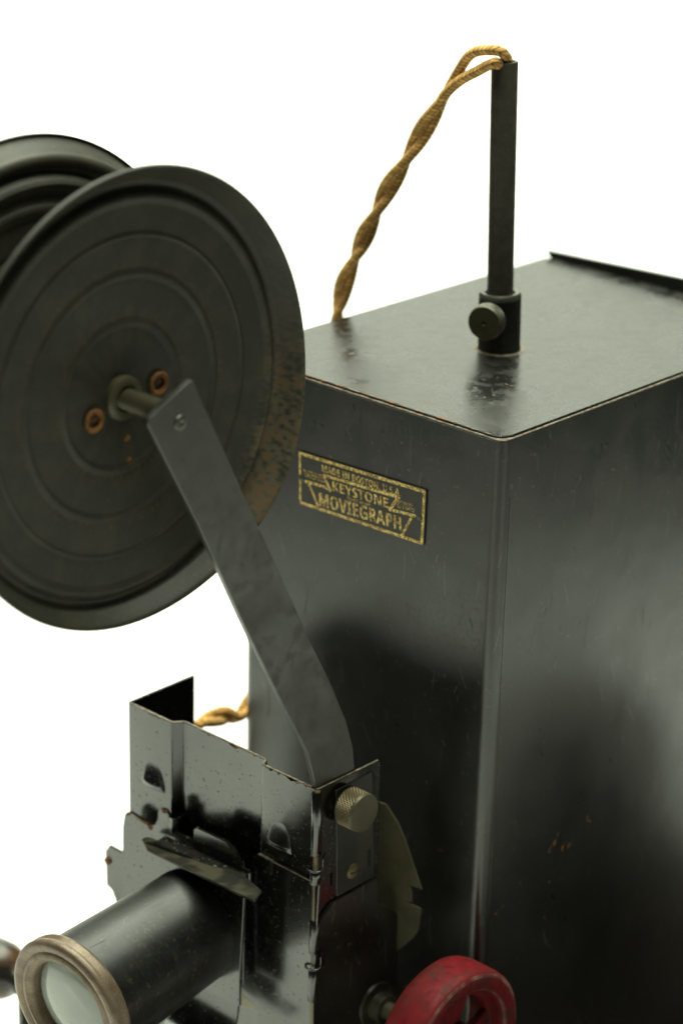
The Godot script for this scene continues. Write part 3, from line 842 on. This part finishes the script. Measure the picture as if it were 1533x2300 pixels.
func make_hinge() -> void:
	var hp := Vector3(XS + 0.2, 0, ZG + 0.3)
	var yy := func(py: float) -> float: return hx(708, py, XS).y
	var st := mb()
	rod(st, PackedVector3Array([Vector3(hp.x, yy.call(1778.0), hp.z), Vector3(hp.x, -205, hp.z)]), 0.75, 14)
	var pin := obj("hinge_pin", st, M.brass, proj)
	for s in [[1781, 1919, 1.35], [1953, 1984, 1.35], [2066, 2136, 1.3], [2172, 2242, 1.3], [2300, 2380, 1.3]]:
		st = mb()
		var y0: float = yy.call(float(s[1])); var y1: float = yy.call(float(s[0]))
		lathe(st, [V(0.8, y0), V(s[2] - .15, y0), V(s[2], y0 + .2), V(s[2], y1 - .2), V(s[2] - .15, y1), V(0.8, y1)], Vector3(hp.x, 0, hp.z), Vector3.UP, 24)
		obj("knuckle", st, M.gloss, pin)
	for py in [1948.0, 2165.0]:
		var y: float = yy.call(py)
		st = mb()
		var path := []
		for k in 10:
			var a := PI * (1.2 - 1.3 * k / 9.0)
			path.append(Vector3(hp.x + cos(a) * 2.0, y - 0.25 * sin(a), hp.z + 0.1 + sin(a) * 1.75))
		rod(st, smooth_path(path, 0.3), 0.3, 10)
		# small rounded ear that the clip is cut from, bent out of the cheek
		var ear := PackedVector2Array([V(hp.z - 0.6, y - .2), V(hp.z - 2.4, y - .2), V(hp.z - 2.6, y + 2.6), V(hp.z - 2.0, y + 4.2), V(hp.z - 1.2, y + 4.2), V(hp.z - .6, y + 2.8)])
		ext_x(st, fillet(ear, 0.7, 4), hp.x + 1.3, hp.x + 1.85, 0.12)
		obj("clip", st, M.gloss, pin)

func make_doors() -> void:
	# right door, hinged on the cheek
	var zd := ZG + 0.9
	var st := mb()
	var p := zpoly([[578, 1917], [567, 1930], [562, 1950], [554, 2040], [550, 2110], [541, 2150], [536, 2225], [538, 2258], [552, 2266], [575, 2267], [578, 2275], [578, 2330], [574, 2420], [690, 2480], [704, 2200], [716, 1986], [700, 1979]], zd)
	ext_z(st, fillet(p, 0.6, 3), zd - 0.8, zd, 0.2)
	var door := obj("gate_door", st, M.gloss, proj)
	st = mb()
	var e := zpoly([[580, 1918], [700, 1980], [715, 1987]], zd)
	strip_y(st, e, zd)
	obj("worn_edge", st, M.edge, door)
	st = mb()
	ext_z(st, fillet(zpoly([[537, 2226], [545, 2230], [552, 2240], [562, 2248], [573, 2258], [571, 2266], [553, 2265], [538, 2257]], zd), 0.3, 3), zd - .1, zd + 0.03, 0.01)
	obj("bare_patch", st, M.bare, door)
	# left bracket plate with its notched top
	st = mb()
	var zb := 45.6
	ext_z(st, fillet(zpoly([[275, 1856], [279, 1830], [291, 1822], [341, 1853], [349, 1850], [354, 1838], [354, 1823], [362, 1815], [374, 1818], [379, 1830], [383, 1864], [470, 1905], [545, 1937], [546, 2215], [300, 2100], [274, 2075]], zb), 0.7, 3), zb - 0.9, zb, 0.2)
	var br := obj("gate_bracket", st, M.gloss, proj)
	st = mb()
	ext_z(st, fillet(zpoly([[236, 1911], [245, 1899], [276, 1916], [300, 1925], [300, 2060], [262, 2030], [251, 2000], [239, 1988]], zb - 2.0), 0.6, 3), zb - 3.0, zb - 2.0, 0.2)
	var ear := obj("bracket_ear", st, M.gloss, br)
	st = mb()
	lathe(st, [V(1.15, 0.0), V(1.05, 0.5), V(0.5, 0.75), V(0, 0.8)], hz(243, 1933, zb - 2.0), Vector3(0, 0, 1), 18)
	obj("rivet", st, M.rust, br)
	for q in [[[300, 1830], [338, 1852], [336, 1856], [320, 1848]], [[330, 1848], [345, 1856], [341, 1866], [334, 1862]], [[362, 1816], [375, 1820], [375, 1828], [366, 1826]], [[284, 1824], [296, 1826], [294, 1830], [284, 1832]]]:
		st = mb()
		ext_z(st, zpoly(q, zb), zb - .1, zb + 0.02, 0.005)
		obj("rust_patch", st, M.rust, br)
	# spring leaf bridging bracket and channel
	st = mb()
	var leaf := PackedVector2Array([V(hz(380, 1830, zb).x, zb - .5), V(hz(380, 1830, zb).x + 1.5, zb - .2), V(hz(400, 1830, 44).x, 43.4), V(-66.0, ZG - 1.8)])
	ext_y(st, thicken(fillet(leaf, 0.8, 4, false), 0.45), hz(386, 1862, 44).y, hz(386, 1828, 44).y, 0.1)
	obj("spring_leaf", st, M.gloss, br)
	# ear that stands up behind the lens board
	st = mb()
	var zt := 47.2
	ext_z(st, fillet(zpoly([[432, 1905], [434, 1862], [440, 1858], [505, 1889], [526, 1908], [538, 1930], [541, 1947], [560, 1957], [560, 2000]], zt), 0.8, 3), zt - 0.9, zt, 0.25)
	var tab := obj("lens_catch", st, M.gloss, proj)
	st = mb()
	var lu := zpoly([[372, 1874], [545, 1950], [558, 1960]], zt)
	# ledge between catch and hood
	var la := hz(372, 1872, zt); var lb := hz(556, 1958, zt)
	slab(st, la + Vector3(0, -.6, 0), lb + Vector3(0, -.6, 0), hz(346, 1892, 51.0), hz(540, 1972, 51.0), 0.7)
	obj("ledge", st, M.gloss, tab)
	# lens board
	var zl := 51.4
	st = mb()
	ext_z(st, fillet(zpoly([[323, 1893], [345, 1893], [545, 1985], [548, 2008], [543, 2100], [537, 2200], [537, 2262], [470, 2228], [323, 2170]], zl), 0.5, 3), zl - 0.9, zl, 0.15)
	var lbd := obj("lens_board", st, M.gloss, proj)
	st = mb()
	var h0 := hz(318, 1883, 49.6); var hu := (hz(545, 1963, 49.6) - h0).normalized(); var hd := hz(329, 1908, 54.0) - h0
	var hn := hu.cross(hd).normalized(); if hn.y < 0: hn = -hn
	var hv := hn.cross(hu)
	var hp := PackedVector2Array()
	for q in [[318, 1884], [330, 1879], [345, 1883], [545, 1962], [588, 2000], [571, 2023], [330, 1908]]:
		var d := ray(q[0], q[1]); var h := CAM + d * ((h0 - CAM).dot(hn) / d.dot(hn)) - h0
		hp.append(V(h.dot(hu), h.dot(hv)))
	extrude(st, fillet(hp, 0.5, 3), h0, hu, hv, hn, -0.7, 0.0, 0.15)
	obj("hood_lip", st, M.dusty, lbd)
	# curved guide under the lens board
	st = mb()
	var gy := hz(505, 2245, 51).y
	var gp := PackedVector2Array()
	for k in 9:
		var a := PI * 0.5 * k / 8.0
		gp.append(V(49.6 + 9.0 * (1 - cos(a)), gy - 13.0 * sin(a)))
	ext_x(st, thicken(gp, 0.8), hz(404, 2300, 51).x, hz(530, 2280, 51).x, 0.12)
	obj("lower_guide", st, M.gloss, lbd)

func strip_y(st: SurfaceTool, e: PackedVector2Array, z: float) -> void:
	for i in e.size() - 1:
		ext_z(st, PackedVector2Array([e[i] + V(0, -.28), e[i + 1] + V(0, -.28), e[i + 1] + V(0, .03), e[i] + V(0, .03)]), z - 0.72, z + 0.015, 0.01)

func slab(st: SurfaceTool, a: Vector3, b: Vector3, c: Vector3, d: Vector3, t: float) -> void:    # thick sheet between edges a-b and c-d
	var n := (b - a).cross(c - a).normalized()
	if n.dot(CAM - a) < 0: n = -n
	var o := n * -t
	quad(st, a, b, d, c, n); quad(st, a + o, b + o, d + o, c + o, -n)
	for q in [[a, b, d], [b, d, c], [d, c, a], [c, a, b]]:
		var e: Vector3 = q[1] - q[0]; var k := e.cross(n).normalized()
		if k.dot(q[2] - q[1]) > 0: k = -k
		quad(st, q[0], q[1], q[1] + o, q[0] + o, k)

func make_lens() -> void:
	var b := Vector3(-52, -132.3, 51.4); var f := Vector3(-50, -136.0, 96.0)
	var ax := (f - b).normalized(); var L := (f - b).length()
	var st := mb()
	lathe(st, [V(14.9, -1.0), V(14.9, 0.6), V(14.8, 1.0), V(16.2, L - 5), V(16.3, L - 3), V(15.2, L - 3), V(14.2, 0)], b, ax, 96)
	var bar := obj("lens_barrel", st, M.arm_gloss, proj)
	st = mb()
	lathe(st, [V(16.4, L - 5.2), V(17.2, L - 5.2), V(18.1, L - 4.4), V(18.3, L - 3.4), V(17.9, L - 2.6), V(18.2, L - 1.8), V(18.4, L - 0.9), V(17.9, L), V(16.9, L + 0.35), V(16.0, L + 0.1), V(15.3, L - 0.25), V(14.6, L + 0.15), V(13.9, L + 0.25), V(13.4, L - 0.3), V(12.6, L - 0.6), V(12.2, L - 1.4), V(12.2, L - 4), V(15.2, L - 4)], b, ax, 112, 0.0, TAU, null, 0.6)
	obj("lens_ring", st, M.ring_brass, bar)
	st = mb()
	var pr := []
	for k in 13:
		var t := k / 12.0
		pr.append(V(12.4 * sin(t * PI / 2), L - 4.2 + 3.6 * cos(t * PI / 2)))
	pr.reverse()
	var pg := [V(0, L - 8)]
	pg.append(V(12.4, L - 5.2))
	pg.append_array(pr)
	lathe(st, pg, b, ax, 64, 0.0, TAU, null, 0.5)
	obj("lens", st, M.glass, bar)
	# frosted inner wall and diaphragm behind the glass
	st = mb()
	lathe(st, [V(0, L - 13), V(14.5, L - 13)], b, ax, 48)
	obj("diaphragm", st, M.bare_grey, bar)

func make_flywheel() -> void:
	var o := Vector3(0, -154.4, 19.6)
	var st := mb()
	var x0 := 1.0; var x1 := 13.0; var r := 21.0
	lathe(st, [V(15.6, x0 + .3), V(19.8, x0), V(20.9, x0 + 0.9), V(21.3, x0 + 3), V(21.3, x1 - 3), V(21.0, x1 - 0.9), V(20.2, x1 - .1), V(19.2, x1 + .1), V(16.4, x1 - 0.1), V(15.8, x1 - 0.8), V(15.5, x1 - 2.2), V(15.5, x0 + .3)], o, Vector3.RIGHT, 112, 0.0, TAU, null, 0.55)
	var w := obj("flywheel", st, M.red, proj)
	st = mb()
	lathe(st, [V(20.5, x1 - 0.36), V(20.1, x1 - .02), V(19.6, x1 + .08)], o, Vector3.RIGHT, 112)
	lathe(st, [V(16.5, x1 - 0.04), V(16.1, x1 - .36), V(15.85, x1 - .72)], o, Vector3.RIGHT, 96)
	obj("worn_edge", st, M.red_worn, w)
	# web with three long openings: a ring, a boss and three arms between them
	st = mb()
	lathe(st, [V(13.4, x1 - 6.0), V(15.6, x1 - 6.0), V(15.6, x1 - 3.0), V(13.9, x1 - 3.2), V(13.4, x1 - 3.8), V(13.4, x1 - 6.0)], o, Vector3.RIGHT, 72)
	lathe(st, [V(2.2, x0), V(6.0, x0), V(6.2, x1 - 2), V(5.4, x1 - 1), V(2.2, x1 - 1)], o, Vector3.RIGHT, 48)
	obj("web_ring", st, M.red, w)
	var gap := hx(1060, 2268, x1 - 4.0)              # one opening shows here in the photograph
	var ga := Vector2(gap.z - o.z, gap.y - o.y).angle()
	for k in 3:
		st = mb()
		var a := ga + PI / 3 + TAU * k / 3.0
		var p := PackedVector2Array()
		for j in 9: p.append(V(o.z, o.y) + Vector2.from_angle(a + lerpf(-.62, .62, j / 8.0)) * 13.8)
		for j in 5: p.append(V(o.z, o.y) + Vector2.from_angle(a + lerpf(.55, -.55, j / 4.0)) * 5.5)
		ext_x(st, p, x1 - 5.9, x1 - 3.6, 0.4)
		obj("spoke", st, M.red, w)
	st = mb()
	rod(st, PackedVector3Array([Vector3(XS - 20, o.y, o.z), Vector3(x1, o.y, o.z)]), 2.3, 24)
	obj("drive_shaft", st, M.dull_brass, proj)
	st = mb()
	lathe(st, [V(2.4, XS + 1), V(6.2, XS + 1), V(6.0, XS + 1.8), V(4.0, XS + 2.2), V(3.8, XS + 5), V(2.4, XS + 5.2)], o, Vector3.RIGHT, 36)
	obj("bearing", st, M.dusty, proj)

func make_crank() -> void:
	var e := hz(48, 2208, 60.0); var g := hz(0, 2142, 60.0)
	var ax := Vector3(-1, 0, 0)
	var o := Vector3(e.x + 1.5, e.y + 0.2, 60)
	var st := mb()
	lathe(st, [V(0, -1), V(2.8, -1), V(3.5, 0.2), V(3.6, 1.6), V(3.2, 2.6), V(3.4, 3.2), V(5.4, 4.6), V(7.2, 6.8), V(8.2, 10), V(7.9, 15), V(4.6, 21), V(3.6, 26), V(3.4, 30), V(4.0, 33), V(3.4, 35), V(0, 35.6)], o, ax, 48)
	var gr := obj("crank_grip", st, M.wood, proj)
	st = mb()
	ext_x(st, fillet(PackedVector2Array([V(56.5, o.y + 3.2), V(63.5, o.y + 3.2), V(63.5, -214.8), V(56.5, -214.8)]), 2.5, 4), o.x + 1.0, o.x + 2.4, 0.2)
	obj("crank_arm", st, M.steel, gr)

func make_cord() -> void:
	var cord := thing("power_cord", "two strand twisted golden brown cloth cord looping out of the tube", "cord", put(Vector3(-96, -215, -50)))
	var top := Vector3(-48.2, 75.2, -53.6)
	var mids := [top + Vector3(0.3, -9, 0), top + Vector3(-0.2, -1.5, 0.2)]
	for p in [[1120, 129], [1097, 129], [1069, 138], [1041, 160], [1012, 193], [985, 235], [955, 285], [925, 335], [893, 388], [862, 440], [838, 488], [815, 538], [793, 585], [775, 632], [763, 676], [757, 706]]:
		mids.append(hz(p[0], p[1], -50.0))
	mids.append_array([Vector3(-100.5, -14, -50), Vector3(-101.5, -40, -47), Vector3(-100, -75, -38), Vector3(-97, -98, -24), hx(545, 1603, -95.0), hx(505, 1607, -95.0), hx(470, 1617, -95.0), hx(445, 1632, -95.0), hx(425, 1665, -94.5), Vector3(-95, -135, 6), Vector3(-94, -170, 2), Vector3(-93, -214, -2)])
	var path := smooth_path(mids, 0.7)
	# twist: strands lie side by side near the tube and wind tighter further down
	var strands := [PackedVector3Array(), PackedVector3Array()]
	var nodes := []
	for q in [[990, 227], [905, 361], [840, 478], [790, 579], [759, 703]]: nodes.append(hz(q[0], q[1], -50.0).y)
	var past := false; var tail := -1.0; var last := 0.0; var tail_run := 0.0
	var run := 0.0
	for i in path.size():
		if i > 0: run += path[i].distance_to(path[i - 1])
		var t := (path[min(i + 1, path.size() - 1)] - path[max(i - 1, 0)]).normalized()
		var side := t.cross(c_fwd).normalized(); var dep := t.cross(side).normalized()
		var ph: float = 0.0                     # the strands cross where the photograph shows them crossing
		if run < 19.0: ph = -0.55 * PI
		elif not past and path[i].y > nodes[0]: ph = lerpf(-0.55, 0.0, clamp((run - 19.0) / 15.0, 0.0, 1.0)) * PI
		else:
			past = true
			var k := 0
			while k < nodes.size() - 2 and path[i].y < nodes[k + 1]: k += 1
			if path[i].y > nodes[-1] - 20 and tail < 0.0: ph = PI * (k + (nodes[k] - path[i].y) / (nodes[k] - nodes[k + 1])); last = ph; tail_run = run
			else: tail = 1.0; ph = last + PI * (run - tail_run) / 15.0
		var spread: float = 1.35 + 0.95 * exp(-pow((run - 20.5) / 5.5, 2))
		if run < 9: spread = 1.1
		for s in 2:
			var q := ph + PI * s + PI * 0.5
			strands[s].append(path[i] + (side * cos(q) + dep * sin(q)) * spread)
	for s in 2:
		var st := mb()
		rod(st, strands[s], 1.37, 18)
		obj("strand", st, M.cord, cord)

func make_stage_extra() -> void:
	M.arm_gloss = M.gloss.duplicate(); M.arm_gloss.roughness = 1.0; M.arm_gloss.roughness_texture = M.housing.roughness_texture; M.arm_gloss.metallic_specular = 0.5; M.arm_gloss.albedo_texture = M.housing.albedo_texture
	var bm := noise_img(512, 0.016, 111, 4); var bf := noise_img(512, 0.1, 112, 2); var bs := noise_img(512, 0.05, 113, 3)
	M.arm_gloss.albedo_texture = paint(512, Color(0.0062, 0.0066, 0.0050), [[bm, 0.45, 0.75, Color(0.016, 0.017, 0.015), 0.8], [bf, 0.62, 0.85, Color(0.03, 0.029, 0.024), 0.45], [bs, 0.75, 0.83, Color(0.075, 0.05, 0.026), 0.6]], [[60, 14, Color(0.12, 0.10, 0.07), 0.7, 1.2, 0.8]], 115)
	M.bare_grey = plain(Color(0.66, 0.68, 0.64), 0.6)

func _ready() -> void:
	rng.seed = 20
	setup_axes()
	# camera
	var cam := Camera3D.new(); cam.name = "camera"; add_child(cam)
	cam.transform = Transform3D(Basis(c_right, -c_down, -c_fwd), put(CAM))
	cam.fov = rad_to_deg(2.0 * atan(1150.0 / FOC)); cam.near = 0.05; cam.far = 20.0; cam.current = true
	var ca := CameraAttributesPhysical.new()
	ca.frustum_focal_length = 87.0; ca.exposure_aperture = 11.0; ca.frustum_focus_distance = 0.592; ca.frustum_near = 0.05; ca.frustum_far = 20.0
	cam.attributes = ca
	cam.fov = rad_to_deg(2.0 * atan(1150.0 / FOC))
	# a dim studio round a bright white sweep
	var we := WorldEnvironment.new(); we.name = "environment"
	var env := Environment.new()
	env.background_mode = Environment.BG_COLOR; env.background_color = Color(0.13, 0.13, 0.125); env.background_energy_multiplier = 1.0
	env.tonemap_mode = Environment.TONE_MAPPER_LINEAR; env.tonemap_exposure = 1.0
	env.sdfgi_enabled = true; env.ssao_enabled = true; env.ssil_enabled = true
	we.environment = env; add_child(we)
	make_materials(); make_stage_extra()
	var f := Vector3(c_fwd.x, 0, c_fwd.z).normalized()
	var mid := Vector3(-0.04, 0.0, -0.02)
	softbox("overhead_softbox", "large square softbox hanging over the projector facing down", mid + f * 0.52 + Vector3(0, 1.72, 0), mid + f * 0.46, Vector2(1.8, 1.8), 9.6, Color(0.972, 1.0, 0.912))
	make_sweep()
	proj = thing("film_projector", "old black metal film projector with brass lens ring and red flywheel", "projector", put(Vector3(-40, -LIFT, -30)))
	make_housing()
	make_lamp_tube()
	make_nameplate()
	make_arm()
	make_gate()
	make_doors()
	make_hinge()
	make_lens()
	make_flywheel()
	make_crank()
	make_reel()
	make_cord()
